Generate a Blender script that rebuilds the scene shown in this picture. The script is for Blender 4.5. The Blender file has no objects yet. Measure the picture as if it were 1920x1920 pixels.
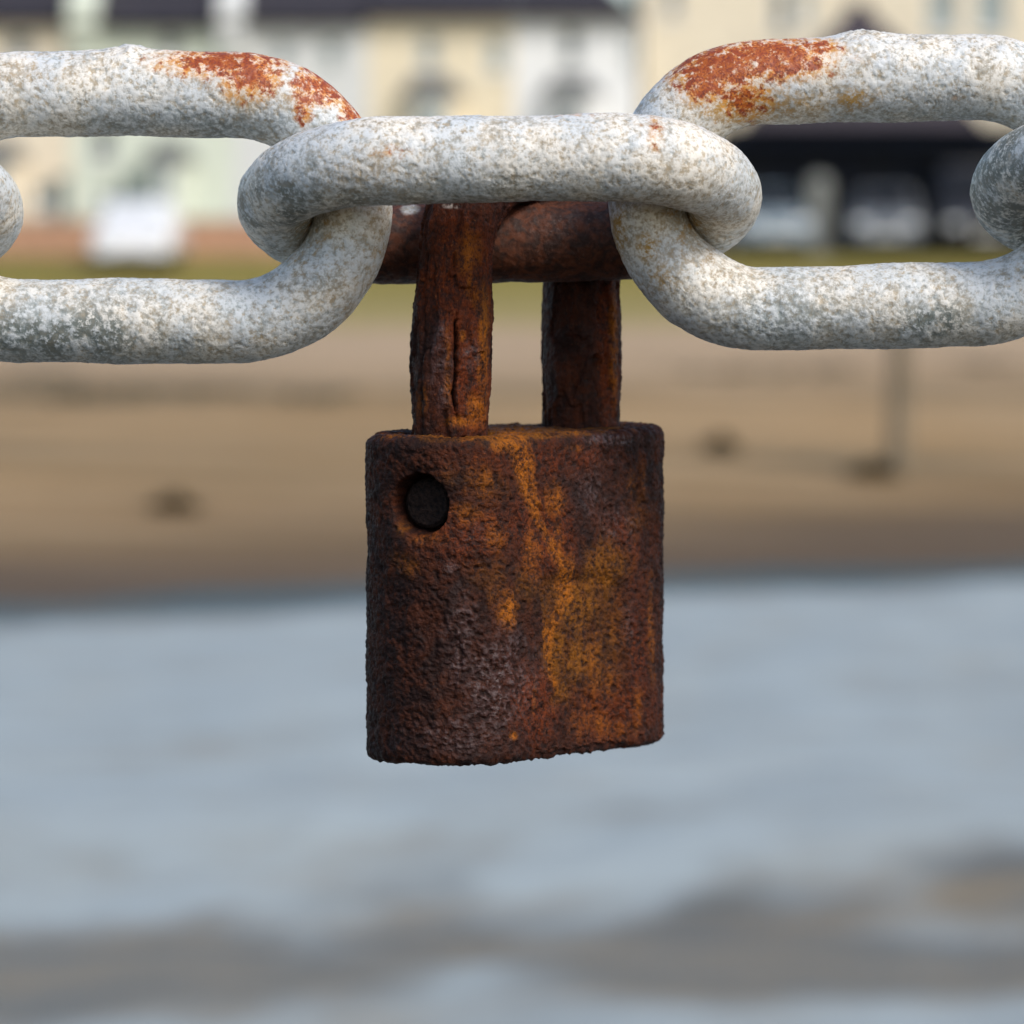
import bpy, math, random
import numpy as np
from mathutils import Vector

# ------------------------------------------------------------------ camera, world, sun
scene = bpy.context.scene
COL = scene.collection
F = 7000.0                       # focal length in pixels of the 1920 px photograph
CAM = Vector((0.0, 0.0, 3.0))    # 3 m above the water
HORIZON = 430.0
PITCH = math.atan((960 - HORIZON) / F)
D0 = 0.44                        # distance of the chain
K = D0 / F                       # metres per photograph pixel at the chain

cam_data = bpy.data.cameras.new("camera")
cam = bpy.data.objects.new("camera", cam_data)
COL.objects.link(cam)
cam.location = CAM
cam.rotation_euler = (math.pi / 2 - PITCH, 0, 0)
cam_data.sensor_width = 36
cam_data.lens = 36 * F / 1920
cam_data.clip_start = 0.02
cam_data.clip_end = 2000
cam_data.dof.use_dof = True
cam_data.dof.focus_distance = D0 - 0.006
cam_data.dof.aperture_fstop = 32
scene.camera = cam

SUN_ELEV, SUN_AZ = math.radians(46), math.radians(138)   # azimuth clockwise from +Y (the view direction)
world = bpy.data.worlds.new("World")
scene.world = world
world.use_nodes = True
wn = world.node_tree
sky = wn.nodes.new("ShaderNodeTexSky")
sky.sky_type = 'NISHITA'
sky.sun_disc = False
sky.sun_elevation = SUN_ELEV
sky.sun_rotation = SUN_AZ
sky.air_density = 1.0
sky.dust_density = 1.6
sky.ozone_density = 0.2
bg = wn.nodes["Background"]
bg.inputs[1].default_value = 0.13
wn.links.new(sky.outputs[0], bg.inputs[0])

sun_data = bpy.data.lights.new("sun", 'SUN')
sun_data.energy = 1.5
sun_data.angle = math.radians(16)
sun_data.color = (1.0, 0.93, 0.84)
sun = bpy.data.objects.new("sun", sun_data)
COL.objects.link(sun)
sd = Vector((math.sin(SUN_AZ) * math.cos(SUN_ELEV), math.cos(SUN_AZ) * math.cos(SUN_ELEV), math.sin(SUN_ELEV)))
sun.rotation_euler = (-sd).to_track_quat('-Z', 'Y').to_euler()
sun.location = (20, -20, 40)

vs = scene.view_settings
vs.view_transform = 'Standard'
vs.look = 'None'
vs.gamma = 1
vs.use_curve_mapping = False
vs.exposure = 0.62
scene.render.engine = 'CYCLES'
scene.cycles.use_denoising = True
scene.cycles.max_bounces = 6

# ------------------------------------------------------------------ helpers
FWD = np.array([0, math.cos(PITCH), -math.sin(PITCH)])
UP = np.array([0, math.sin(PITCH), math.cos(PITCH)])
RIGHT = np.array([1.0, 0, 0])
CAMN = np.array(CAM)


def ray(u, v):
    return FWD + RIGHT * ((u - 960) / F) - UP * ((v - 960) / F)


def at(u, v, dist):
    """the point seen at pixel u, v standing `dist` metres down range"""
    r = ray(u, v)
    return CAMN + r * (dist / r[1])


def fg(u, v, s):
    return CAMN + ray(u, v) * (D0 + s * K)


def project(p):
    q = p - CAMN
    d = q @ FWD
    return 960 + F * (q @ RIGHT) / d, 960 - F * (q @ UP) / d


def srgb(r, g, b):
    f = lambda c: (c / 255 / 12.92) if c / 255 <= 0.04045 else ((c / 255 + 0.055) / 1.055) ** 2.4
    return (f(r), f(g), f(b), 1)


_rng = np.random.default_rng(7)
_PERM = _rng.permutation(256).astype(np.int32)
_G = _rng.normal(size=(256, 3))
_G /= np.linalg.norm(_G, axis=1)[:, None]


def perlin(p, seed=0):
    p = np.asarray(p, dtype=np.float64) + seed * 17.31
    i = np.floor(p).astype(np.int32)
    f = p - i
    w = f * f * f * (f * (f * 6 - 15) + 10)
    out = np.zeros(len(p))
    for dx in (0, 1):
        wx = w[:, 0] if dx else 1 - w[:, 0]
        px = _PERM[(i[:, 0] + dx) & 255]
        for dy in (0, 1):
            wy = w[:, 1] if dy else 1 - w[:, 1]
            pxy = _PERM[(px + i[:, 1] + dy) & 255]
            for dz in (0, 1):
                wz = w[:, 2] if dz else 1 - w[:, 2]
                g = _G[_PERM[(pxy + i[:, 2] + dz) & 255]]
                d = g[:, 0] * (f[:, 0] - dx) + g[:, 1] * (f[:, 1] - dy) + g[:, 2] * (f[:, 2] - dz)
                out += wx * wy * wz * d
    return out * 1.6


def fbm(p, octs=3, seed=0, gain=0.5):
    a, s, out = 1.0, 0.0, 0
    p = np.asarray(p, dtype=np.float64)
    for o in range(octs):
        out = out + a * perlin(p * (2.03 ** o), seed + o * 3)
        s += a
        a *= gain
    return out / s


def sstep(a, b, x):
    t = np.clip((x - a) / (b - a), 0, 1)
    return t * t * (3 - 2 * t)


def link_obj(name, mesh, mat=None, parent=None):
    o = bpy.data.objects.new(name, mesh)
    COL.objects.link(o)
    if mat:
        mesh.materials.append(mat)
    if parent:
        o.parent = parent
    return o


def tag(o, label=None, cat=None, group=None, kind=None):
    if label: o["label"] = label
    if cat: o["category"] = cat
    if group: o["group"] = group
    if kind: o["kind"] = kind
    return o


def empty(name, loc):
    o = bpy.data.objects.new(name, None)
    o.empty_display_size = 0.01
    COL.objects.link(o)
    o.location = loc
    return o


def grid_mesh(name, V, nu, nv, wrap_u=True, wrap_v=True, attrs=None):
    """quads over a (nu, nv) grid of vertices, V flattened u-major"""
    a = np.arange(nu if wrap_u else nu - 1)
    b = np.arange(nv if wrap_v else nv - 1)
    A, B = np.meshgrid(a, b, indexing='ij')
    A2, B2 = (A + 1) % nu, (B + 1) % nv
    q = np.stack([A * nv + B, A2 * nv + B, A2 * nv + B2, A * nv + B2], -1).reshape(-1, 4)
    me = bpy.data.meshes.new(name)
    me.vertices.add(len(V))
    me.vertices.foreach_set('co', np.ascontiguousarray(V, dtype=np.float32).ravel())
    me.loops.add(q.size)
    me.loops.foreach_set('vertex_index', q.ravel().astype(np.int32))
    me.polygons.add(len(q))
    me.polygons.foreach_set('loop_start', (np.arange(len(q)) * 4).astype(np.int32))
    me.polygons.foreach_set('use_smooth', np.ones(len(q), dtype=bool))
    me.update(calc_edges=True)
    for k, arr in (attrs or {}).items():
        at_ = me.attributes.new(k, 'FLOAT', 'POINT')
        at_.data.foreach_set('value', np.ascontiguousarray(arr, dtype=np.float32))
    return me


class MB:
    def __init__(self):
        self.v, self.f = [], []

    def poly(self, pts):
        n = len(self.v)
        self.v += [tuple(p) for p in pts]
        self.f.append(tuple(range(n, n + len(pts))))

    def box(self, x0, x1, y0, y1, z0, z1):
        n = len(self.v)
        self.v += [(x, y, z) for z in (z0, z1) for y in (y0, y1) for x in (x0, x1)]
        self.f += [tuple(n + i for i in q) for q in
                   ((0, 2, 3, 1), (4, 5, 7, 6), (0, 1, 5, 4), (2, 6, 7, 3), (0, 4, 6, 2), (1, 3, 7, 5))]
        return self

    def prism(self, pts, axis, a, b):
        """outline pts (2D) extruded along axis from a to b"""
        n, m = len(self.v), len(pts)
        for t in (a, b):
            for p, q in pts:
                self.v.append({'x': (t, p, q), 'y': (p, t, q), 'z': (p, q, t)}[axis])
        self.f.append(tuple(range(n, n + m)))
        self.f.append(tuple(range(n + 2 * m - 1, n + m - 1, -1)))
        for i in range(m):
            j = (i + 1) % m
            self.f.append((n + i, n + m + i, n + m + j, n + j))
        return self

    def build(self, name, mat, parent=None, bevel=0, smooth=False):
        me = bpy.data.meshes.new(name)
        me.from_pydata(self.v, [], self.f)
        import bmesh
        bm = bmesh.new(); bm.from_mesh(me)
        bmesh.ops.recalc_face_normals(bm, faces=bm.faces)
        bm.to_mesh(me); bm.free()
        o = link_obj(name, me, mat, parent)
        if smooth:
            me.polygons.foreach_set('use_smooth', [True] * len(me.polygons))
        if bevel:
            m = o.modifiers.new('bevel', 'BEVEL'); m.width = bevel; m.segments = 3; m.limit_method = 'ANGLE'
        return o


# ------------------------------------------------------------------ materials
class NT:
    def __init__(self, name):
        self.mat = bpy.data.materials.new(name)
        self.mat.use_nodes = True
        self.t = self.mat.node_tree
        self.b = self.t.nodes["Principled BSDF"]

    def n(self, typ, **kw):
        nd = self.t.nodes.new(typ)
        for k, v in kw.items():
            setattr(nd, k, v)
        return nd

    def set(self, sock, val):
        if isinstance(val, (int, float, tuple)):
            sock.default_value = val
        else:
            self.t.links.new(val, sock)

    def coords(self, scale=(1, 1, 1)):
        c = self.n("ShaderNodeTexCoord")
        m = self.n("ShaderNodeMapping")
        m.inputs['Scale'].default_value = scale
        self.t.links.new(c.outputs['Object'], m.inputs[0])
        return m.outputs[0]

    def noise(self, vec, scale, detail=3, rough=0.55, dist=0):
        nd = self.n("ShaderNodeTexNoise")
        self.t.links.new(vec, nd.inputs['Vector'])
        nd.inputs['Scale'].default_value = scale
        nd.inputs['Detail'].default_value = detail
        nd.inputs['Roughness'].default_value = rough
        nd.inputs['Distortion'].default_value = dist
        return nd.outputs[0]

    def voronoi(self, vec, scale, out='Distance', feature='F1'):
        nd = self.n("ShaderNodeTexVoronoi", feature=feature)
        self.t.links.new(vec, nd.inputs['Vector'])
        nd.inputs['Scale'].default_value = scale
        return nd.outputs[out]

    def ramp(self, x, a, b, lo=0.0, hi=1.0):
        nd = self.n("ShaderNodeMapRange", interpolation_type='SMOOTHSTEP')
        self.set(nd.inputs['Value'], x)
        nd.inputs['From Min'].default_value = a
        nd.inputs['From Max'].default_value = b
        nd.inputs['To Min'].default_value = lo
        nd.inputs['To Max'].default_value = hi
        return nd.outputs[0]

    def math(self, op, a, b=0.0, c=0.0):
        nd = self.n("ShaderNodeMath", operation=op)
        for i, x in enumerate((a, b, c)):
            self.set(nd.inputs[i], x)
        return nd.outputs[0]

    def attr(self, name):
        return self.n("ShaderNodeAttribute", attribute_name=name).outputs['Fac']

    def mix(self, fac, a, b):
        nd = self.n("ShaderNodeMix", data_type='RGBA')
        self.set(nd.inputs[0], fac)
        self.set(nd.inputs[6], a)
        self.set(nd.inputs[7], b)
        return nd.outputs[2]

    def bump(self, h, strength, dist, normal=None):
        nd = self.n("ShaderNodeBump")
        self.set(nd.inputs['Strength'], strength)
        nd.inputs['Distance'].default_value = dist
        self.t.links.new(h, nd.inputs['Height'])
        if normal is not None:
            self.t.links.new(normal, nd.inputs['Normal'])
        return nd.outputs[0]

    def out(self, color, rough=0.6, normal=None, spec=None, metal=None):
        self.set(self.b.inputs['Base Color'], color)
        self.set(self.b.inputs['Roughness'], rough)
        if spec is not None: self.set(self.b.inputs['Specular IOR Level'], spec)
        if metal is not None: self.set(self.b.inputs['Metallic'], metal)
        if normal is not None: self.t.links.new(normal, self.b.inputs['Normal'])
        return self.mat


def simple(name, col, rough=0.7, var=0.12, scale=2.0, metal=0.0, spec=0.4):
    m = NT(name)
    vec = m.coords()
    n1 = m.noise(vec, scale, 4, 0.6)
    dark = tuple(c * (1 - 2 * var) for c in col[:3]) + (1,)
    lite = tuple(min(1, c * (1 + var)) for c in col[:3]) + (1,)
    return m.out(m.mix(m.ramp(n1, 0.3, 0.7), dark, lite), rough, metal=metal, spec=spec)


def make_chain_material():
    m = NT("salted_galvanised_steel")
    vec = m.coords((1000, 1000, 1000))           # millimetres
    height = m.attr("height")
    speck = m.noise(vec, 1.35, 3, 0.62)           # salt crystals, 0.5 to 0.8 mm
    fine = m.noise(vec, 3.6, 3, 0.6)
    blotch = m.noise(vec, 0.30, 4, 0.6)
    blotch2 = m.noise(vec, 0.75, 3, 0.6, 0.6)
    hue = m.noise(vec, 1.7, 2, 0.5)
    grain = m.math('ADD', m.math('MULTIPLY', speck, 0.60), m.math('MULTIPLY', fine, 0.40))
    g2 = m.math('ADD', grain, m.math('MULTIPLY', m.math('SUBTRACT', height, 0.5), 0.26))
    tone = m.noise(vec, 0.13, 3, 0.55)
    zinc = m.mix(m.ramp(m.math('ADD', m.math('MULTIPLY', hue, 0.5), m.math('MULTIPLY', tone, 0.5)), 0.40, 0.58), (0.33, 0.385, 0.40, 1), (0.47, 0.40, 0.29, 1))
    crystal = m.mix(m.ramp(tone, 0.40, 0.60), (0.63, 0.665, 0.68, 1), (0.79, 0.76, 0.69, 1))
    col = m.mix(m.ramp(g2, 0.35, 0.56), zinc, crystal)
    pit = m.math('MULTIPLY', m.ramp(g2, 0.46, 0.35), m.ramp(blotch, 0.40, 0.60, 0.12, 1.0))
    col = m.mix(m.math('MULTIPLY', pit, 0.45), col, (0.24, 0.195, 0.14, 1))
    # bare grey zinc, and shade painted in the same grey
    bare_shade = m.math('MULTIPLY', m.attr("bare_shade"), m.ramp(g2, 0.64, 0.47))
    col = m.mix(bare_shade, col, (0.135, 0.175, 0.175, 1))
    # tan film, also painted contact shade and sunlit warmth
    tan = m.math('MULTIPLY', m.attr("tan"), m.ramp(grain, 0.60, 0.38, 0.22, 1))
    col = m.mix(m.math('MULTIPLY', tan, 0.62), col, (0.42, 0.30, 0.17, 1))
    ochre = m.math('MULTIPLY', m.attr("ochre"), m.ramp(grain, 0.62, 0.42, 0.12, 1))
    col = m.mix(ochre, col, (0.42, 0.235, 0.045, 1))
    # rust: a stained halo, then the bare red patch broken by salt crystals
    rust = m.attr("rust")
    halo = m.math('MULTIPLY', m.ramp(rust, 0.04, 0.50), m.ramp(grain, 0.60, 0.42, 0.25, 0.95))
    col = m.mix(halo, col, (0.62, 0.29, 0.06, 1))
    rcol = m.mix(m.ramp(blotch2, 0.38, 0.60), (0.30, 0.055, 0.010, 1), (0.62, 0.175, 0.010, 1))
    rcol = m.mix(m.ramp(fine, 0.54, 0.36), rcol, (0.17, 0.035, 0.016, 1))
    thr = m.math('SUBTRACT', m.math('ADD', rust, m.math('MULTIPLY', m.math('SUBTRACT', m.math('ADD', m.math('MULTIPLY', blotch2, 0.9), m.math('MULTIPLY', g2, 0.6)), 0.75), -2.9)), 0.0)
    rcol = m.mix(m.ramp(m.math('ADD', rust, m.math('MULTIPLY', m.math('SUBTRACT', blotch2, 0.5), 0.9)), 0.70, 1.15, 0, 0.6), rcol, (0.23, 0.036, 0.010, 1))
    rmask = m.math('MULTIPLY', m.ramp(thr, 0.30, 0.92), m.ramp(rust, 0.06, 0.28))
    col = m.mix(rmask, col, rcol)
    dark = m.attr("darkrust")
    dcol = m.mix(m.ramp(blotch2, 0.36, 0.66), (0.032, 0.011, 0.007, 1), (0.115, 0.033, 0.013, 1))
    dcol = m.mix(m.ramp(fine, 0.60, 0.78, 0, .7), dcol, (0.17, 0.10, 0.08, 1))
    col = m.mix(dark, col, dcol)
    h = m.math('ADD', m.math('MULTIPLY', speck, 0.8), m.math('MULTIPLY', fine, 0.45))
    nrm = m.bump(h, m.ramp(blotch, 0.38, 0.62, 0.25, 0.8), 0.00020)
    rough = m.math('ADD', m.ramp(grain, 0.42, 0.62, 0.58, 0.38), m.math('MULTIPLY', dark, 0.2))
    return m.out(col, rough, nrm, spec=0.45)


def make_rust_material(name, fibre=False):
    m = NT(name)
    vec = m.coords((1000, 1000, 620 if fibre else 1000))
    svec = m.coords((1000, 1000, 300))                       # rain-drawn streaks
    speck = m.noise(vec, 1.7, 4, 0.66)
    fine = m.noise(vec, 4.5, 3, 0.65)
    blotch = m.noise(vec, 0.38, 4, 0.62, 0.5)
    streak = m.noise(svec, 0.8, 4, 0.65)
    height = m.attr("height")
    tex = m.math('ADD', m.math('MULTIPLY', speck, 0.45), m.math('ADD', m.math('MULTIPLY', streak, 0.35), m.math('MULTIPLY', fine, 0.20)))
    col = m.mix(m.ramp(blotch, 0.36, 0.66), (0.017, 0.0062, 0.0046, 1), (0.056, 0.0140, 0.0050, 1))
    pur = m.math('MULTIPLY', m.attr("purple"), m.ramp(m.math('ADD', height, m.math('MULTIPLY', speck, 0.6)), 0.55, 1.05, 0.1, 1))
    col = m.mix(pur, col, (0.060, 0.026, 0.023, 1))
    red = m.math('MULTIPLY', m.attr("red"), m.ramp(tex, 0.40, 0.58))
    col = m.mix(red, col, (0.125, 0.024, 0.0050, 1))
    och = m.math('MULTIPLY', m.attr("ochre"), m.ramp(tex, 0.38, 0.56, 0.12, 1))
    col = m.mix(och, col, (0.200, 0.068, 0.005, 1))
    org = m.math('MULTIPLY', m.attr("orange"), m.ramp(tex, 0.40, 0.57, 0.08, 1))
    col = m.mix(org, col, (0.33, 0.098, 0.006, 1))
    # flecks of darker scale everywhere
    col = m.mix(m.math('MULTIPLY', m.ramp(fine, 0.47, 0.34), 0.75), col, (0.018, 0.0065, 0.005, 1))
    col = m.mix(m.math('MULTIPLY', m.ramp(height, 0.42, 0.18), 0.7), col, (0.014, 0.0055, 0.0045, 1))
    salt = m.math('MULTIPLY', m.attr("salt"), m.ramp(speck, 0.42, 0.58))
    col = m.mix(salt, col, (0.55, 0.50, 0.45, 1))
    h = m.math('ADD', m.math('MULTIPLY', speck, 0.8), m.math('MULTIPLY', fine, 0.35))
    nrm = m.bump(h, 1.0, 0.00036)
    rough = m.math('SUBTRACT', m.ramp(speck, 0.35, 0.65, 0.50, 0.80), m.math('MULTIPLY', m.attr("purple"), 0.26))
    spec = m.math('ADD', 0.18, m.math('MULTIPLY', m.math('MULTIPLY', m.attr("purple"), m.ramp(height, 0.45, 0.8)), 0.5))
    # pits eaten through the scale
    pit = m.ramp(m.math('ADD', m.math('MULTIPLY', speck, 0.6), m.math('MULTIPLY', fine, 0.4)), 0.44, 0.36)
    col = m.mix(m.math('MULTIPLY', pit, 0.8), col, (0.012, 0.005, 0.004, 1))
    rub = m.math('MULTIPLY', m.ramp(fine, 0.60, 0.74), m.math('ADD', 0.25, m.math('MULTIPLY', m.attr("red"), 0.5)))
    col = m.mix(rub, col, (0.30, 0.10, 0.03, 1))
    return m.out(col, rough, nrm, spec=spec)


# ------------------------------------------------------------------ the setting: surf, beach, grass, pavement
def shore(x):
    return 0.41 * np.clip(x, -12, 12)


def make_water():
    ys = np.concatenate([np.linspace(1.0, 11, 20), np.linspace(11.2, 37, 420)])
    xs = np.concatenate([np.linspace(-90, -7, 24), np.linspace(-6.8, 6.8, 300), np.linspace(7, 90, 24)])
    Xg, Yg = np.meshgrid(xs, ys, indexing='ij')
    x, y = Xg.ravel(), Yg.ravel()
    yy = y - shore(x)
    q = np.stack([x * 0.35, yy, np.zeros_like(x)], 1)
    wob = 0.12 * x - shore(x) + 0.9 * perlin(np.stack([x * 0.16, y * 0.05, 0 * x], 1), 2)
    # a low spent breaker rolling in, with choppy wash behind and before it
    crest = np.exp(-((yy - 18.2 - wob) / 1.0) ** 2) - 0.9 * np.exp(-((yy - 15.9 - wob) / 1.1) ** 2)
    near = sstep(33.5, 26, yy)
    z = 0.13 * crest + (0.055 * perlin(q * 0.9, 4) + 0.03 * fbm(q * 2.6, 3, 5)) * (0.25 + 0.75 * near)
    z = z + 0.045 * perlin(np.stack([x * 1.1, yy * 0.55, 0 * x], 1), 14) * near
    f = 0.6 * fbm(np.stack([x * 0.42, yy * 0.85, 0 * x], 1), 4, 9) + 0.6 * fbm(np.stack([x * 1.0, yy * 0.7, 0 * x], 1), 4, 12)
    prof = np.interp(yy, [8, 13.4, 14.3, 15.0, 17.0, 18.0, 19.5, 29.0, 30.2, 30.9],
                     [.5, .72, .55, .28, .32, .62, .9, .95, .45, .0])
    y2 = y - 0.12 * x
    prof = np.where(y2 < 21, np.interp(y2, [8, 13.0, 13.9, 14.5, 16.4, 17.4, 18.6, 21], [.6, .85, .8, .36, .34, .72, .97, .95]), prof)
    foam = sstep(0.30, 0.85, prof + np.interp(y2, [12, 17, 20, 30], [.95, .95, .62, .60]) * f)
    me = grid_mesh("water", np.stack([x, y, z], 1), len(xs), len(ys), False, False, {"foam": foam, "edge": sstep(29.3, 30.8, yy)})
    m = NT("sea_water_and_foam")
    vec = m.coords((1, 1, 1))
    n1 = m.noise(m.coords((0.5, 1.6, 1)), 1.6, 5, 0.65)
    n2 = m.noise(m.coords((1.2, 3.0, 1)), 6.0, 4, 0.65)
    fm = m.math('MULTIPLY', m.attr("foam"), m.ramp(n1, 0.25, 0.62, 0.55, 1.0))
    turbid = m.mix(m.ramp(n1, 0.35, 0.65), (0.20, 0.165, 0.112, 1), (0.115, 0.118, 0.108, 1))
    turbid = m.mix(m.attr("edge"), turbid, (0.045, 0.068, 0.068, 1))  # dark beach reflected along the waterline, painted as teal
    col = m.mix(fm, turbid, (0.325, 0.372, 0.380, 1))
    nrm = m.bump(m.math('ADD', n1, m.math('MULTIPLY', n2, 0.5)), 0.5, 0.06)
    o = link_obj("water", me, m.out(col, m.ramp(fm, 0.2, 0.8, 0.45, 0.65), nrm, spec=0.14))
    tag(o, "grey blue foaming sea water with brown troughs below the sand", kind="structure")


def beach_z(x, y):
    yy = y - shore(x) * sstep(62, 34, y)
    return np.interp(yy, [0, 20, 31.8, 38, 45, 60, 64], [-2.5, -0.7, 0.0, 0.36, 0.88, 1.2, 1.36])


def make_beach():
    ys = np.linspace(18, 64.5, 260)
    xs = np.concatenate([np.linspace(-90, -9, 20), np.linspace(-8.8, 8.8, 160), np.linspace(9, 90, 20)])
    Xg, Yg = np.meshgrid(xs, ys, indexing='ij')
    x, y = Xg.ravel(), Yg.ravel()
    z = beach_z(x, y)
    p = np.stack([x * 0.5, y, 0 * x], 1)
    z = z + 0.035 * fbm(p * 0.8, 4, 21) * sstep(31.5, 34, y - shore(x)) + 0.012 * fbm(p * 3, 3, 25)
    wet = sstep(0.50, -0.04, z + 0.16 * fbm(p * np.array([0.35, 0.9, 1]), 3, 31))
    weed = sstep(0.15, 0.55, np.exp(-((y - 47.5 - 1.2 * perlin(p * 0.3, 33)) / 1.5) ** 2) * (0.55 + 0.9 * perlin(p * 0.6, 35))
                 + 0.55 * np.exp(-((y - 41 - shore(x) * 0.5 + 1.2) / 1.3) ** 2) * (0.4 + perlin(p * 0.5, 37)))
    me = grid_mesh("beach", np.stack([x, y, z], 1), len(xs), len(ys), False, False, {"wet": wet, "weed": weed, "dry": sstep(44, 58, y + 3 * perlin(p * 0.25, 39))})
    m = NT("sand")
    n1 = m.noise(m.coords((0.25, 1.0, 1)), 1.1, 5, 0.6)
    n2 = m.noise(m.coords((1, 1, 1)), 9.0, 4, 0.7)
    col = m.mix(m.ramp(n1, 0.3, 0.7), (0.30, 0.185, 0.078, 1), (0.45, 0.315, 0.175, 1))
    n3 = m.noise(m.coords((0.10, 1.0, 1)), 0.9, 4, 0.6)
    col = m.mix(m.ramp(n3, 0.57, 0.40, 0.0, 0.8), col, (0.20, 0.135, 0.065, 1))
    col = m.mix(m.ramp(n2, 0.62, 0.35, 0.0, 0.45), col, (0.20, 0.14, 0.075, 1))
    col = m.mix(m.math('MULTIPLY', m.attr("dry"), 0.6), col, (0.46, 0.345, 0.235, 1))
    col = m.mix(m.math('MULTIPLY', m.attr("weed"), 0.6), col, (0.13, 0.105, 0.06, 1))
    col = m.mix(m.math('MULTIPLY', m.attr("wet"), 0.94), col, (0.085, 0.055, 0.029, 1))
    nrm = m.bump(n2, 0.5, 0.05)
    o = link_obj("beach", me, m.out(col, m.ramp(m.attr("wet"), 0.4, 1.0, 0.9, 0.6), nrm, spec=0.15))
    tag(o, "tan sandy beach with a dark wet edge along the surf", kind="structure")


def strip_sheet(name, y0, y1, zf, mat, label, nx=120, ny=60):
    ys = np.linspace(y0, y1, ny)
    xs = np.concatenate([np.linspace(-90, -15, 15), np.linspace(-14, 14, nx), np.linspace(15, 90, 15)])
    Xg, Yg = np.meshgrid(xs, ys, indexing='ij')
    x, y = Xg.ravel(), Yg.ravel()
    z = zf(x, y)
    me = grid_mesh(name, np.stack([x, y, z], 1), len(xs), len(ys), False, False)
    o = link_obj(name, me, mat)
    return tag(o, label, kind="structure")


GROUND_Z = 2.44


def grass_z(x, y):
    z = np.interp(y, [62.8, 64, 70, 78.5, 79.3], [1.20, 1.38, 1.75, 2.40, 2.43])
    return z + 0.05 * fbm(np.stack([x * 0.5, y * 0.7, 0 * x], 1), 3, 41) * sstep(79, 76, y)


def make_grass():
    m = NT("rough_grass")
    n1 = m.noise(m.coords((0.3, 1.0, 1)), 0.8, 5, 0.65)
    n2 = m.noise(m.coords((1, 1, 1)), 7.0, 4, 0.7)
    col = m.mix(m.ramp(n1, 0.3, 0.7), (0.20, 0.165, 0.030, 1), (0.32, 0.25, 0.075, 1))
    col = m.mix(m.ramp(n2, 0.62, 0.38, 0, 0.5), col, (0.10, 0.11, 0.022, 1))
    sep = m.n("ShaderNodeSeparateXYZ")
    m.t.links.new(m.coords(), sep.inputs[0])
    dry = m.ramp(m.math('ADD', sep.outputs[1], m.math('MULTIPLY', n1, 6.0)), 78.5, 65.0)
    col = m.mix(m.math('MULTIPLY', dry, 0.8), col, (0.36, 0.29, 0.14, 1))       # dry bents along the foot of the bank
    strip_sheet("grass", 62.8, 79.3, grass_z, m.out(col, 0.95, m.bump(n2, 0.8, 0.1), spec=0.1),
                "olive grass bank rising behind the sandy beach")
    strip_sheet("pavement", 79.1, 260, lambda x, y: 0 * x + GROUND_Z, simple("paving", (0.22, 0.21, 0.20), 0.9),
                "grey pavement in front of the terraced houses", 20, 8)


make_water()
make_beach()
make_grass()

# ------------------------------------------------------------------ buildings
M = {}
M['slate'] = simple("dark_slate", (0.032, 0.028, 0.034), 0.65, 0.2, 6)
M['bay_slate'] = simple("grey_slate", (0.13, 0.135, 0.135), 0.7, 0.2, 6)
M['purple_slate'] = simple("purple_slate", (0.042, 0.032, 0.042), 0.6, 0.2, 6)
M['cream'] = simple("cream_render", (0.82, 0.72, 0.52), 0.85, 0.06, 3)
M['peach'] = simple("peach_render", (0.80, 0.70, 0.53), 0.85, 0.06, 3)
M['green'] = simple("pale_green_render", (0.69, 0.74, 0.61), 0.85, 0.06, 3)
M['greywhite'] = simple("grey_white_render", (0.70, 0.71, 0.68), 0.85, 0.06, 3)
M['white'] = simple("white_render", (0.86, 0.86, 0.83), 0.85, 0.05, 3)
M['bigcream'] = simple("warm_cream_render", (0.80, 0.71, 0.53), 0.85, 0.06, 3)
M['frame'] = simple("white_window_frame", (0.75, 0.75, 0.72), 0.5, 0.04)
M['glass'] = simple("window_glass", (0.07, 0.10, 0.10), 0.4, 0.1)
M['pale_glass'] = simple("curtained_glass", (0.27, 0.33, 0.32), 0.4, 0.1)
M['door'] = simple("teal_door", (0.10, 0.16, 0.16), 0.5, 0.1)
M['brick'] = simple("orange_brick", (0.52, 0.29, 0.17), 0.9, 0.12, 4)
M['coping'] = simple("stone_coping", (0.45, 0.36, 0.27), 0.9, 0.1, 4)
M['navy'] = simple("navy_fascia", (0.006, 0.009, 0.016), 0.7, 0.1, spec=0.1)
M['shopdark'] = simple("black_shop_glass", (0.003, 0.004, 0.006), 0.5, 0.1, spec=0.08)
M['stone'] = simple("grey_stone", (0.22, 0.225, 0.20), 0.9, 0.12, 5)


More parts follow.
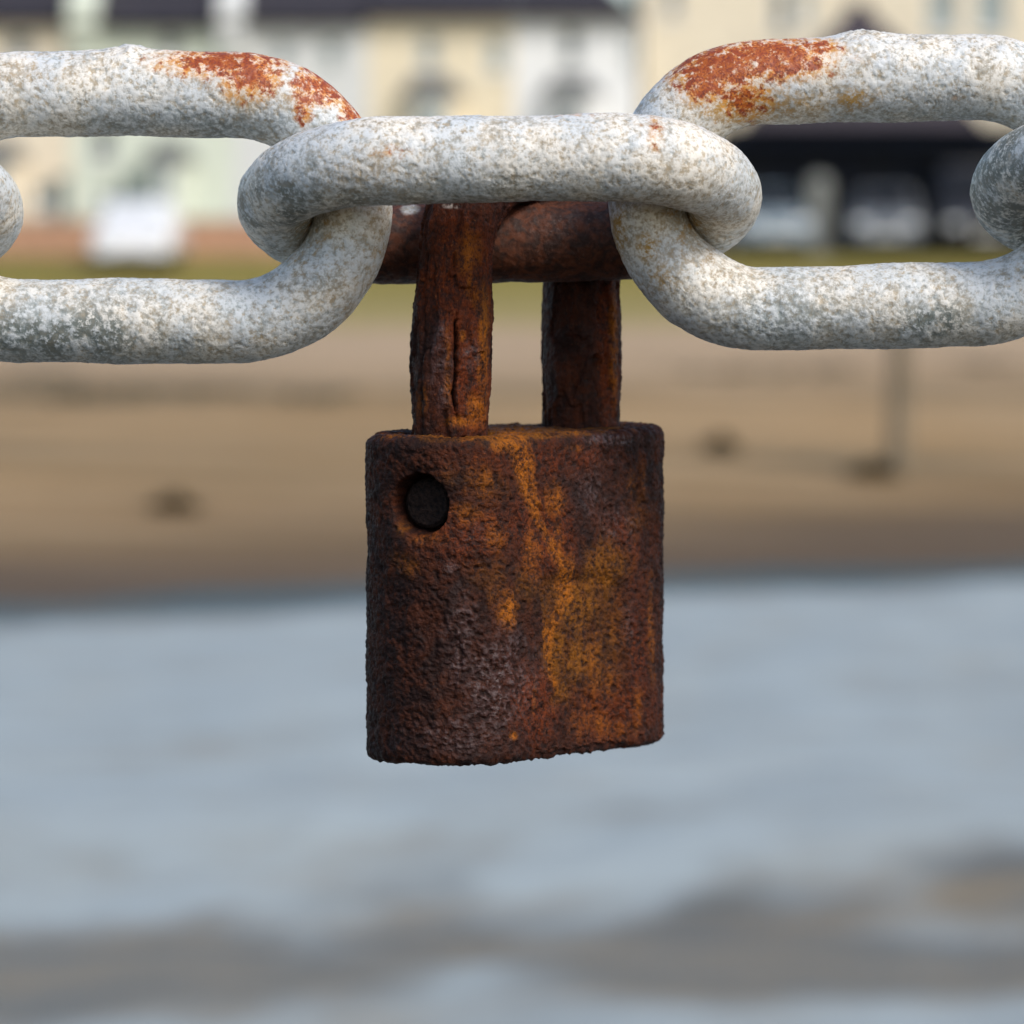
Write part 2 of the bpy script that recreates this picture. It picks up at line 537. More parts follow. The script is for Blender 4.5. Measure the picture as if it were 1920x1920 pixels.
def facade(wall_mat, root, x0, x1, y, z0, z1, depth, holes):
    """box wall with real window openings (reveals 12 cm deep), local coords of root"""
    mb = MB()
    xs = sorted({x0, x1, *[h[0] for h in holes], *[h[1] for h in holes]})
    zs = sorted({z0, z1, *[h[2] for h in holes], *[h[3] for h in holes]})
    for i in range(len(xs) - 1):
        for j in range(len(zs) - 1):
            cx, cz = (xs[i] + xs[i + 1]) / 2, (zs[j] + zs[j + 1]) / 2
            if any(h[0] < cx < h[1] and h[2] < cz < h[3] for h in holes):
                continue
            mb.poly([(xs[i], y, zs[j]), (xs[i + 1], y, zs[j]), (xs[i + 1], y, zs[j + 1]), (xs[i], y, zs[j + 1])])
    for a, b, c, d in holes:
        r = y + 0.12
        mb.poly([(a, y, c), (b, y, c), (b, r, c), (a, r, c)])
        mb.poly([(a, y, d), (a, r, d), (b, r, d), (b, y, d)])
        mb.poly([(a, y, c), (a, r, c), (a, r, d), (a, y, d)])
        mb.poly([(b, y, c), (b, y, d), (b, r, d), (b, r, c)])
    yb = y + depth
    mb.poly([(x0, y, z0), (x0, y, z1), (x0, yb, z1), (x0, yb, z0)])
    mb.poly([(x1, y, z0), (x1, yb, z0), (x1, yb, z1), (x1, y, z1)])
    mb.poly([(x0, yb, z0), (x0, yb, z1), (x1, yb, z1), (x1, yb, z0)])
    mb.poly([(x0, y, z1), (x1, y, z1), (x1, yb, z1), (x0, yb, z1)])
    me = bpy.data.meshes.new("wall")
    me.from_pydata(mb.v, [], mb.f)
    return link_obj("wall", me, wall_mat, root)


def window(root, a, b, c, d, y, glass, bars=1, name="window"):
    fr = MB()
    t = 0.06
    fr.box(a, b, y + 0.06, y + 0.115, c, c + t).box(a, b, y + 0.06, y + 0.115, d - t, d)
    fr.box(a, a + t, y + 0.06, y + 0.115, c + t, d - t).box(b - t, b, y + 0.06, y + 0.115, c + t, d - t)
    zc = (c + d) / 2
    if bars:
        fr.box(a + t, b - t, y + 0.065, y + 0.11, zc - 0.025, zc + 0.025)
    w = fr.build(name, M['frame'], root)
    MB().box(a + t * .5, b - t * .5, y + 0.085, y + 0.10, c + t * .5, d - t * .5).build("pane", glass, w)
    MB().box(a - 0.06, b + 0.06, y - 0.06, y + 0.10, c - 0.07, c - 0.003).build("sill", M['frame'], w)
    return w


def hx(u, d):
    return at(u, 300, d)[0]


def hz(v, d):
    return at(960, v, d)[2]


HD = 83.0
GRP = "terraced houses behind the beach"


def house(u0, u1, eave_v, mat, wins, label, bays=(), door=None, parapet=None, hip_right=False):
    x0, x1 = hx(u0, HD), hx(u1, HD)
    root = empty("terraced_house", ((x0 + x1) / 2, HD, GROUND_Z))
    root["label"], root["category"], root["group"] = label, "house", GRP
    ox, oz = (x0 + x1) / 2, GROUND_Z
    ze = hz(eave_v, HD) - oz
    holes = []
    for (a, b, c, d, g) in wins:
        holes.append((hx(a, HD) - ox, hx(b, HD) - ox, hz(d, HD) - oz, hz(c, HD) - oz, g))
    dh = None
    if door:
        dh = (hx(door[0], HD) - ox, hx(door[1], HD) - ox, 0.02, hz(door[2], HD) - oz)
    facade(mat, root, x0 - ox + 0.002, x1 - ox - 0.002, 0, 0, ze, 7.0, [h[:4] for h in holes] + ([dh] if dh else []))
    for h in holes:
        window(root, *h[:4], 0, M[h[4]])
    if dh:
        d_ = MB().box(dh[0], dh[1], 0.06, 0.11, dh[2], dh[3]).build("door", M['door'], root)
        MB().box(dh[1] - 0.16, dh[1] - 0.10, 0.02, 0.059, 1.0, 1.06).build("handle", M['frame'], d_)
    # slate roof, ridge along the street
    xr = x1 - ox
    r = MB()
    e = 0.22
    prof = [(-e, ze - 0.03), (-e, ze + 0.08), (3.5, ze + 2.6), (7.2, ze + 0.08), (7.2, ze - 0.03), (3.5, ze + 2.4)]
    if not hip_right:
        r.prism(prof, 'x', x0 - ox + 0.004, xr - 0.004)
    else:
        a, b = x0 - ox + 0.004, xr
        r.v += [(a, -e, ze), (b + .1, -e, ze), (b + .1, 7.2, ze), (a, 7.2, ze), (a, 3.5, ze + 2.6), (b - 2.6, 3.5, ze + 2.6)]
        r.f += [(0, 1, 5, 4), (1, 2, 5), (2, 3, 4, 5), (0, 4, 3), (0, 3, 2, 1)]
    rf = r.build("roof", M['slate'], root)
    MB().box(x0 - ox + .02, xr - .02, -e - 0.10, -e - 0.003, ze - 0.06, ze + 0.05).build("gutter", M['navy'], rf)
    cx = x0 - ox + 0.45
    MB().box(cx - 0.35, cx + 0.35, 3.1, 3.9, ze + 1.9, ze + 3.6).build("chimney", mat, rf)
    if parapet:
        a, b, vt, pm = parapet
        pa, pb = hx(a, HD) - ox, hx(b, HD) - ox
        MB().prism([(-0.30, ze - 0.5), (-0.30, hz(vt, HD) - oz), (3.5, ze + 3.0), (3.5, ze - 0.5)], 'x', pa, pb).build("parapet", pm, root)
    for (a, b, c, d, g) in bays:
        ba, bb, bt, bo = hx(a, HD) - ox, hx(b, HD) - ox, hz(c, HD) - oz, hz(d, HD) - oz
        h = bt - 0.45
        i = 0.30
        bay = MB().prism([(ba, -0.003), (ba + i, -0.75), (bb - i, -0.75), (bb, -0.003)], 'z', bo * 0 + 0.0, h).build("bay", mat, root)
        w = MB().box(ba + i + .08, bb - i - .08, -0.80, -0.753, h * 0.42, h - 0.12).build("window", M['frame'], root)
        MB().box(ba + i + .16, bb - i - .16, -0.83, -0.803, h * 0.42 + .07, h - 0.19).build("pane", M[g], w)
        rm = MB()
        rm.v += [(ba - .1, -.004, h), (ba + i - .1, -.9, h), (bb - i + .1, -.9, h), (bb + .1, -.004, h),
                 (ba + i, -.004, bt), (bb - i, -.004, bt)]
        rm.f += [(0, 1, 4), (1, 2, 5, 4), (2, 3, 5), (0, 4, 5, 3), (0, 3, 2, 1)]
        rm.build("bay_roof", M['bay_slate'], bay)
    return root


house(-150, 132, 42, M['peach'], [(15, 60, 62, 118, 'glass'), (-110, -60, 62, 118, 'glass'), (58, 95, 345, 395, 'glass')],
      "peach cream terraced house beside the pale green one", bays=[(-60, 50, 262, 400, 'glass')], door=(98, 126, 330),
      parapet=(132, 186, 6, M['green']))
house(132, 440, 50, M['green'], [(300, 340, 60, 110, 'glass'), (170, 215, 240, 300, 'glass'), (180, 220, 355, 400, 'pale_glass')],
      "pale green terraced house with parapets at both ends of its roof", bays=[(270, 365, 265, 400, 'pale_glass')], door=(228, 258, 330),
      parapet=(412, 462, 10, M['greywhite']))
house(440, 690, 44, M['greywhite'], [(510, 545, 75, 130, 'pale_glass'), (600, 640, 75, 130, 'pale_glass'), (520, 570, 340, 410, 'glass')],
      "grey white terraced house between the pale green and the yellow cream ones", door=(610, 645, 320))
house(690, 962, 32, M['cream'], [(785, 822, 62, 128, 'pale_glass'), (912, 950, 70, 135, 'pale_glass')],
      "yellow cream terraced house with a dark arched bay roof", bays=[(752, 870, 142, 300, 'pale_glass')], door=(900, 935, 300))
house(962, 1196, 32, M['white'], [(1052, 1088, 50, 120, 'glass'), (1168, 1190, 60, 125, 'pale_glass'), (985, 1010, 280, 400, 'glass')],
      "white terraced house at the end of the terrace beside the large cream building", bays=[(1015, 1125, 140, 300, 'glass')], door=(1135, 1165, 300), hip_right=True)


def big_building():
    d = 87.0
    x0, x1 = hx(1204, d), hx(2300, d)
    ox, oz = (x0 + x1) / 2, GROUND_Z
    root = empty("large_building", (ox, d, oz))
    tag(root, "tall warm cream building behind the dark shop, beside the terrace", "building")
    ze = 9.6
    X = lambda u: hx(u, d) - ox
    Z = lambda v: hz(v, d) - oz
    wins = [(1246, 1274, -40, 34, 'glass'), (1445, 1478, -30, 58, 'glass'), (1495, 1520, -30, 45, 'pale_glass'), (1735, 1790, -30, 62, 'pale_glass'), (1825, 1885, -30, 62, 'pale_glass'),
            (1960, 2010, -30, 62, 'pale_glass'), (2080, 2130, -30, 62, 'pale_glass'), (1240, 1300, 250, 400, 'glass')]
    hs = [(X(a), X(b), Z(dd), Z(c), g) for a, b, c, dd, g in wins]
    facade(M['bigcream'], root, x0 - ox, x1 - ox, 0, 0, ze, 9, [h[:4] for h in hs])
    for h in hs:
        window(root, *h[:4], 0, M[h[4]])
    MB().prism([(-.3, ze), (-.3, ze + .12), (4.5, ze + 3.2), (9.3, ze + .12), (9.3, ze)], 'x', x0 - ox - .2, x1 - ox + .2).build("roof", M['slate'], root)
    MB().box(x0 - ox - .05, x1 - ox + .05, -0.12, -0.003, Z(-60), Z(-85)).build("cornice", M['bigcream'], root)


def shop():
    d = 83.0
    x0, x1 = hx(1352, d), hx(1935, d)
    ox, oz = (x0 + x1) / 2, GROUND_Z
    root = empty("dark_shop", (ox, d, oz))
    tag(root, "low dark shop with a purple slate hipped roof and black glass front", "shop")
    Z = lambda v: hz(v, d) - oz
    X = lambda u: hx(u, d) - ox
    a, b = x0 - ox, x1 - ox
    zt = Z(238)
    body = MB().box(a + .1, b - .1, 0.25, 3.8, 0, zt).build("wall", M['navy'], root)
    MB().box(a, b, -0.15, 0.247, zt - 0.38, zt).build("fascia", M['navy'], root)
    n = 5
    w = (b - a - 0.2) / n
    for i in range(n):
        p = MB().box(a + .1 + i * w + .03, a + .1 + (i + 1) * w - .03, 0.19, 0.247, 0.35, zt - 0.42).build("window", M['navy'], root)
        MB().box(a + .1 + i * w + .09, a + .1 + (i + 1) * w - .09, 0.16, 0.187, 0.42, zt - 0.48).build("pane", M['shopdark'], p)
    MB().box(a + .05, b - .05, 0.12, 0.247, 0.0, 0.34).build("stall_riser", M['navy'], root)
    r = MB()
    ax = X(1622)
    az = Z(0)
    r.v += [(ax - 2.6, -.35, zt + .004), (ax + 2.6, -.35, zt + .004), (ax + 2.6, 3.9, zt + .004), (ax - 2.6, 3.9, zt + .004), (ax - .12, 1.7, az), (ax + .12, 1.7, az)]
    r.f += [(0, 1, 5, 4), (1, 2, 5), (2, 3, 4, 5), (3, 0, 4), (0, 3, 2, 1)]
    rf = r.build("roof", M['purple_slate'], root)
    MB().box(ax - .22, ax + .22, 1.60, 1.80, az - .10, az + .06).build("finial", M['purple_slate'], rf)


big_building()
shop()


def garden_wall():
    d = 80.6
    x0, x1 = hx(-60, d), hx(700, d)
    root = empty("brick_garden_wall", ((x0 + x1) / 2, d, GROUND_Z))
    tag(root, "low orange brick garden wall behind the white car", "wall")
    w = (x1 - x0) / 2
    MB().box(-w, w, 0, 0.22, 0, 0.72).build("brickwork", M['brick'], root)
    MB().box(-w - .03, w + .03, -.04, 0.26, 0.723, 0.80).build("coping", M['coping'], root, bevel=0.01)


garden_wall()


def pillar():
    d = 81.2
    p = at(1535, 400, d)
    root = empty("stone_gate_pillar", (p[0], d, GROUND_Z))
    tag(root, "grey stone gate pillar with a rounded cap before the dark shop", "pillar")
    MB().box(-.30, .30, -.30, .30, 0, .18).build("base", M['stone'], root, bevel=.02)
    MB().box(-.23, .23, -.23, .23, .178, 1.52).build("shaft", M['stone'], root, bevel=.02)
    n, mm = 24, 8
    th = np.linspace(0, 2 * np.pi, n, endpoint=False)
    V = []
    for i in range(mm):
        a = i / (mm - 1) * math.pi / 2
        rr = .27 * math.cos(a) + 1e-4
        V += [(rr * math.cos(t), rr * math.sin(t), 1.50 + .24 * math.sin(a)) for t in th]
    link_obj("cap", grid_mesh("cap", np.array(V), mm, n, False, True), M['stone'], root)


pillar()


# ------------------------------------------------------------------ parked vehicles
def paint(name, col):
    m = NT(name)
    n = m.noise(m.coords(), 3.0, 2)
    mt = m.out(m.mix(m.ramp(n, .3, .7, 0, .06), col, (0.1, 0.1, 0.1, 1)), 0.25, spec=0.6)
    m.b.inputs['Coat Weight'].default_value = 0.4
    return mt


M['tyre'] = simple("tyre_rubber", (0.02, 0.02, 0.02), 0.9)
M['rim'] = simple("alloy", (0.45, 0.45, 0.46), 0.35, metal=0.8)
M['carglass'] = simple("car_glass", (0.008, 0.010, 0.014), 0.45, spec=0.15)
M['lamp'] = simple("clear_lamp", (0.75, 0.77, 0.78), 0.15)
M['tail'] = simple("red_lamp", (0.45, 0.03, 0.015), 0.2)
M['plate'] = simple("number_plate", (0.7, 0.68, 0.6), 0.5)


def wheel(parent, x, y, r):
    w = MB()
    out = [(r * math.cos(a), r * math.sin(a)) for a in np.linspace(0, 2 * math.pi, 24, endpoint=False)]
    w.prism([(y + a, r + b) for a, b in out], 'x', x - .1, x + .1)
    o = w.build("wheel", M['tyre'], parent, bevel=.02)
    s = 1 if x > 0 else -1
    MB().prism([(y + a * .62, r + b * .62) for a, b in out], 'x', x + s * .101, x + s * .112).build("rim", M['rim'], o)


def car(name, label, cat, pos, rotz, col, width=1.75, van=False, pale_window=False):
    """front (or tail) towards -y, wheels at z = 0"""
    root = empty(name, pos)
    root.rotation_euler = (0, 0, rotz)
    tag(root, label, cat)
    hw = width / 2
    pm = paint("paint_" + cat + "_" + str(len(bpy.data.materials)), col)
    if van:
        low = [(-2.3, .32), (-2.34, .75), (-2.25, 1.0), (-1.35, 1.12), (2.35, 1.12), (2.4, .35)]
        cab = [(-1.5, 1.1), (-.8, 1.92), (-.5, 1.98), (2.25, 1.98), (2.36, 1.9), (2.36, 1.1)]
        ws = (-1.42, 1.17, -.86, 1.82)
    else:
        low = [(-1.95, .30), (-2.0, .55), (-1.93, .78), (-1.0, .93), (1.85, .95), (1.98, .75), (2.0, .35)]
        cab = [(-1.05, .91), (-.35, 1.40), (0.0, 1.47), (.9, 1.46), (1.45, 1.36), (1.80, .93)]
        ws = (-.98, .97, -.42, 1.36)
    MB().prism(low, 'x', -hw, hw).build("body", pm, root, bevel=.09, smooth=True)
    c = MB()
    n = len(cab)
    for sx in (-1, 1):
        for (y, z) in cab:
            t = (z - cab[0][1]) / (1.5 - cab[0][1])
            c.v.append((sx * (hw - .05 - (.06 if van else .17) * t), y, z))
    c.f += [tuple(range(n)), tuple(range(2 * n - 1, n - 1, -1))]
    for i in range(n):
        j = (i + 1) % n
        c.f.append((i, n + i, n + j, j))
    c.build("cabin", pm, root, bevel=.05, smooth=True)
    g = M['lamp'] if pale_window else M['carglass']
    y0, z0, y1, z1 = ws
    nx, nz = -(z1 - z0), (y1 - y0)
    L = math.hypot(nx, nz); nx, nz = nx / L * .06, nz / L * .06
    w = MB()
    wa, wb = hw - .16, hw - (.2 if van else .28)
    base = [(-wa, y0, z0), (wa, y0, z0), (wb, y1, z1), (-wb, y1, z1)]
    w.v += [(x, y - .0 + nx * .2, z + nz * .2) for x, y, z in base] + [(x, y + nx, z + nz) for x, y, z in base]
    w.f += [(0, 1, 2, 3), (4, 5, 6, 7), (0, 1, 5, 4), (1, 2, 6, 5), (2, 3, 7, 6), (3, 0, 4, 7)]
    w.build("windscreen", g, root)
    for sx in (-1, 1):
        if not van or sx < 2:
            zz0, zz1 = (1.2, 1.7) if van else (1.0, 1.32)
            pts = [(-.55, zz0), (-.15, zz1), (.85, zz1), (1.25, zz0)]
            t0, t1 = (.02, .05) if van else (.055, .155)
            sw = MB()
            ring = []
            for off in (0.01, -0.03):
                for (y, z) in pts:
                    ins = t0 if z == zz0 else t1
                    ring.append((sx * (hw - .035 - ins + off), y, z))
            sw.v += ring
            sw.f += [(0, 1, 2, 3), (7, 6, 5, 4)] + [(i, 4 + i, 4 + (i + 1) % 4, (i + 1) % 4) for i in range(4)]
            sw.build("side_window", M['carglass'], root)
        for y in ((-1.25, 1.25) if not van else (-1.45, 1.5)):
            wheel(root, sx * (hw - .10), y, .31)
        yb = low[1][0]
        MB().box(*sorted((sx * (hw - .42), sx * (hw - .10))), yb - .015, yb + .12, .60, .74).build("headlight", M['lamp'], root, bevel=.02)
        ye = low[-1][0]
        MB().box(*sorted((sx * (hw - .30), sx * (hw - .08))), ye - .14, ye + .012, .62, .80).build("tail_light", M['tail'], root, bevel=.02)
    yb = low[1][0]
    MB().box(-hw + .12, hw - .12, yb - .07, yb + .02, .33, .50).build("bumper", pm, root, bevel=.03)
    MB().box(-.26, .26, yb - .085, yb - .071, .38, .48).build("number_plate", M['plate'], root)
    return root


p = at(250, 480, 75.6)
car("parked_car", "white car parked in front of the low orange brick wall", "car",
    (p[0], 77.0, float(grass_z(np.array([p[0]]), np.array([75.2]))[0])), 0, (0.84, 0.84, 0.84, 1), 1.62, pale_window=True)
p = at(1432, 430, 80.0)
car("parked_car", "pale blue silver car between the stone pillar and the cream building's end, outside the shop", "car",
    (p[0], 79.6 + 1.6, GROUND_Z), 0.12, (0.20, 0.26, 0.30, 1), 1.60)
p = at(1672, 430, 80.0)
car("parked_car", "light grey car between the stone pillar and the black van outside the shop", "car",
    (p[0], 79.6 + 1.6, GROUND_Z), -0.10, (0.17, 0.185, 0.20, 1), 1.55)
p = at(1835, 430, 80.0)
car("parked_van", "black van parked beside the light grey car at the dark shop", "van",
    (p[0], 79.6 + 1.4, GROUND_Z), 0.0, (0.008, 0.008, 0.011, 1), 1.85, van=True)


# ------------------------------------------------------------------ on the beach
def ground_hit(u, v):
    r = ray(u, v)
    best = None
    for y in np.linspace(30, 79, 1500):
        p = CAMN + r * (y / r[1])
        zg = float(beach_z(np.array([p[0]]), np.array([y]))[0]) if y < 63 else float(grass_z(np.array([p[0]]), np.array([y]))[0])
        if p[2] <= zg:
            return np.array([p[0], y, zg])
    return CAMN + r * (60 / r[1])


def post():
    b = ground_hit(1682, 895)
    root = empty("beach_post", tuple(b - np.array([0, 0, .1])))
    tag(root, "weathered grey timber post standing in the sand", "post")
    top = (895 - 560) / F * b[1]
    mat = simple("weathered_timber", (0.22, 0.175, 0.115), 0.9, 0.2, 8)
    n, mm = 16, 14
    V = []
    for i in range(mm):
        z = i / (mm - 1) * (top + .1)
        for k in range(n):
            a = 2 * math.pi * k / n
            r = .12 * (1 + .06 * math.sin(3 * a + z * 2) + .03 * math.sin(7 * a)) * (1 - .03 * z) * (1 if i < mm - 1 else .8)
            V.append((r * math.cos(a) + .02 * z, r * math.sin(a), z))
    sh = link_obj("shaft", grid_mesh("shaft", np.array(V), mm, n, False, True), mat, root)
    cap = MB().prism([(.11 * math.cos(a) + .02 * top, .11 * math.sin(a)) for a in np.linspace(0, 2 * math.pi, 12, endpoint=False)], 'z', top + .07, top + .105)
    cap.build("post_top", mat, root)


post()

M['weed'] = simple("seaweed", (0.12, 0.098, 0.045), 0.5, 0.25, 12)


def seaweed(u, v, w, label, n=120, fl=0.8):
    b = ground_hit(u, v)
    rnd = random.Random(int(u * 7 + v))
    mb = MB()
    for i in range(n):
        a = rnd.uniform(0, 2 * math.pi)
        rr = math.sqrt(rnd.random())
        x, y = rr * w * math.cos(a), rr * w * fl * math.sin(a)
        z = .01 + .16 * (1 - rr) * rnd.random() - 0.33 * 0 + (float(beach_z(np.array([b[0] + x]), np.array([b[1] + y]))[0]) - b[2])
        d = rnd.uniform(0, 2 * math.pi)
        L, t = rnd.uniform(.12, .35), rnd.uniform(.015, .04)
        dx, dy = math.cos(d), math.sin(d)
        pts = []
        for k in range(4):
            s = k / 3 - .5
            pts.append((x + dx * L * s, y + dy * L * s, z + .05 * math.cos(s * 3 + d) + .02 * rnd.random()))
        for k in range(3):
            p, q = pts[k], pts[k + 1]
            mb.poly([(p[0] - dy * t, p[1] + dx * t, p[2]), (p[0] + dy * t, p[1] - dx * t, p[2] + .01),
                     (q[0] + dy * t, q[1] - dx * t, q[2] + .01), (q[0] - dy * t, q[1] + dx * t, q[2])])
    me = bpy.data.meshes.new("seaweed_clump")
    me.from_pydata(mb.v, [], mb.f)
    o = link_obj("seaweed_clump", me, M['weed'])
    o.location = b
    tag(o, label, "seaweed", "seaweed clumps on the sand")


seaweed(328, 958, .20, "dark seaweed clump lying alone on the lower sand near the surf")
seaweed(1352, 845, .15, "small seaweed clump on dry sand a few steps from the timber post")
seaweed(1640, 893, .24, "dark clump heaped around the foot of the timber post")  # dark clump of strips over the patch at the post's foot


def strand_line():
    rnd = random.Random(4)
    mb = MB()
    for (u, v) in ((75, 712), (170, 748), (268, 735), (405, 738), (600, 748), (1345, 700), (1540, 700), (1840, 690), (-200, 730), (2100, 700)):
        b = ground_hit(u, v)
        for i in range(46):
            x, y = b[0] + rnd.gauss(0, .38), b[1] + rnd.gauss(0, .6)
            z = float(beach_z(np.array([x]), np.array([y]))[0]) + .03 * rnd.random() + .01
            d, L, t = rnd.uniform(0, 6.28), rnd.uniform(.06, .18), rnd.uniform(.015, .04)
            dx, dy = math.cos(d), math.sin(d)
            mb.poly([(x - dx * L - dy * t, y - dy * L + dx * t, z), (x - dx * L + dy * t, y - dy * L - dx * t, z + .01),
                     (x + dy * t, y - dx * t, z + .05), (x - dy * t, y + dx * t, z + .04)])
            mb.poly([(x - dy * t, y + dx * t, z + .04), (x + dy * t, y - dx * t, z + .05),
                     (x + dx * L + dy * t, y + dy * L - dx * t, z), (x + dx * L - dy * t, y + dy * L + dx * t, z)])
    me = bpy.data.meshes.new("strand_line_seaweed")
    me.from_pydata(mb.v, [], mb.f)
    o = link_obj("strand_line_seaweed", me, M['weed'])
    tag(o, "thin brown scatter of seaweed along the upper strand line of the sand", "seaweed", kind="stuff")


strand_line()

# ------------------------------------------------------------------ the chain
CHAIN = make_chain_material()
R0 = 79.0       # bar radius, px
HALF = 212.0    # half the distance between the two bars of a link, px


def blob(U, V, cx, cy, rx, ry, p=1.0):
    return np.exp(-(((U - cx) / rx) ** 2 + ((V - cy) / ry) ** 2) * p)


def chain_link(cu, cv, tilt, roll, label, length=983.0, nu=900, nv=200, seed=0, weld=None, masks=None, s0=0.0):
    """tilt: angle of the link's plane from vertical (radians), its upper bar leaning to the camera for positive values"""
    hs = (length - 2 * R0) / 2 - HALF          # half straight run
    per = 4 * hs + 2 * math.pi * HALF
    s = np.arange(nu) / nu * per
    cx, cw, tx, tw = (np.zeros(nu) for _ in range(4))
    a1, a2, a3 = 2 * hs, 2 * hs + math.pi * HALF, 4 * hs + math.pi * HALF
    m = s < a1
    cx[m], cw[m], tx[m], tw[m] = -hs + s[m], HALF, 1, 0
    m = (s >= a1) & (s < a2)
    a = (s[m] - a1) / HALF
    cx[m], cw[m], tx[m], tw[m] = hs + HALF * np.sin(a), HALF * np.cos(a), np.cos(a), -np.sin(a)
    m = (s >= a2) & (s < a3)
    cx[m], cw[m], tx[m], tw[m] = hs - (s[m] - a2), -HALF, -1, 0
    m = s >= a3
    a = (s[m] - a3) / HALF
    cx[m], cw[m], tx[m], tw[m] = -hs - HALF * np.sin(a), -HALF * np.cos(a), -np.cos(a), np.sin(a)
    apex = np.exp(-((np.abs(cx) - hs - HALF) / 60) ** 2)
    rad = R0 * (1 - 0.065 * apex)
    # gentle uneven forging
    rad = rad * (1 + 0.018 * np.sin(s / per * 2 * np.pi * 5 + seed) + 0.010 * np.sin(s / per * 2 * np.pi * 11 + seed * 2))
    th = np.arange(nv) / nv * 2 * np.pi
    # frame: outward in-plane normal (nx, nw) and plane normal b
    nx_, nw_ = -tw, tx
    # keep the apex on its outer line when the bar is thinner there
    off = R0 - rad
    cx2, cw2 = cx + nx_ * off * apex, cw + nw_ * off * apex
    C_, S_ = np.cos(th), np.sin(th)
    X = cx2[:, None] + rad[:, None] * nx_[:, None] * C_
    W = cw2[:, None] + rad[:, None] * nw_[:, None] * C_
    B = rad[:, None] * S_[None, :] + 0 * X
    N = np.stack([(nx_[:, None] * C_), (nw_[:, None] * C_), S_[None, :] + 0 * X], -1).reshape(-1, 3)
    P = np.stack([X, W, B], -1).reshape(-1, 3)
    mm = P * K * 1000                                       # millimetres, link space
    q = mm + seed * 31.7
    low = fbm(q * 0.22, 3, 51)
    mid = fbm(q * 0.75, 3, 54)
    fine = fbm(q * 1.9, 3, 57, 0.6)
    pits = sstep(0.28, 0.55, perlin(q * 1.15, 61)) + 0.6 * sstep(0.3, 0.6, perlin(q * 0.55, 62))
    rough_ = 0.35 + 0.65 * sstep(-0.25, 0.25, fbm(q * 0.16, 2, 66))
    disp = 2.2 * low + 1.2 * mid + (1.5 * fine - 1.1 * pits) * rough_
    if weld:
        wx, amp = weld
        dxw = P[:, 0] - wx
        up = np.clip(N[:, 1], 0, 1) * (P[:, 1] > 0)
        disp = disp + amp * up ** 1.5 * (0.9 * np.exp(-(dxw / 38) ** 2) + 0.55 * np.exp(-(dxw / 110) ** 2)) * (1 + 0.35 * mid)
    height = np.clip(0.5 + 0.55 * fine + 0.18 * mid - 0.22 * pits, 0, 1)
    P = P + N * disp[:, None]
    ct, st = math.cos(tilt), math.sin(tilt)
    ax_w = np.array([0, -st, ct])
    ax_b = np.array([0, -ct, -st])
    V3 = P[:, :1] * np.array([1.0, 0, 0]) + P[:, 1:2] * ax_w + P[:, 2:] * ax_b
    cr, sr = math.cos(roll), math.sin(roll)
    x, z = V3[:, 0] * cr - V3[:, 2] * sr, V3[:, 0] * sr + V3[:, 2] * cr
    V3 = np.stack([x, V3[:, 1], z], 1)
    U_, V_ = cu + V3[:, 0], cv - V3[:, 2]
    front = P[:, 1]
    n_lo = fbm(q * 0.30, 3, 71)
    n_md = fbm(q * 0.9, 3, 74)
    A = {"height": height, "rust": 0 * x, "ochre": 0 * x, "tan": 0.25 + 0.5 * n_lo, "bare_shade": 0 * x, "darkrust": 0 * x}
    # bare zinc in random drifts
    A["bare_shade"] = sstep(0.05, 0.45, n_lo + 0.25 * n_md) * 0.75
    # contact shade and ochre grime painted inside each end, where links bear
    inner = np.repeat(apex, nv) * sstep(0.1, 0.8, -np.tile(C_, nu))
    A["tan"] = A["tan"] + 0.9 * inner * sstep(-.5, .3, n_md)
    A["bare_shade"] = np.maximum(A["bare_shade"], 0.9 * inner)
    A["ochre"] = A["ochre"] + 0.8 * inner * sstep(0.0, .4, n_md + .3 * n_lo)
    if masks:
        masks(A, U_, V_, front, n_lo, n_md, N)
    for k in A:
        A[k] = np.clip(A[k], 0, 1)
    me = grid_mesh("chain_link", V3 * K, nu, nv, True, True, A)
    o = link_obj("chain_link", me, CHAIN)
    o.location = fg(cu, cv, s0)
    tag(o, label, "chain link", "links of the chain")
    return o


def masks_center(A, U, V, w, nl, nm, N):
    back = sstep(0.25, 0.55, sstep(-60, -125, w) + 0.18 * nm) * sstep(300, 235, np.abs(U - 945) + 22 * nm)
    A["darkrust"] = back * (1 - 0.75 * sstep(0.55, 0.95, N[:, 1] * -0 + blob(U, V, 765, 392, 30, 16) + .2 * nm))
    A["rust"] = np.maximum(0.42 * blob(U, V, 1218, 255, 20, 45), 0.5 * blob(U, V, 1075, 214, 60, 12)) + 0.30 * nm - 0.05
    A["rust"] = np.maximum(A["rust"], 0.40 * blob(U, V, 745, 290, 55, 16) + 0.25 * nm - 0.1)
    A["rust"] *= 0.8
    A["tan"] += 0.65 * blob(U, V, 690, 330, 110, 45) + 0.55 * blob(U, V, 1290, 420, 130, 70)  # second blob paints sunlit warmth onto the right end
    A["bare_shade"] = A["bare_shade"] * 0.5 + 0.75 * blob(U, V, 560, 400, 120, 70) * sstep(-0.35, 0.2, nl + 0.5 * nm) + .3 * blob(U, V, 800, 370, 300, 30)  # bluish shade of the left end and bar underside, painted grey


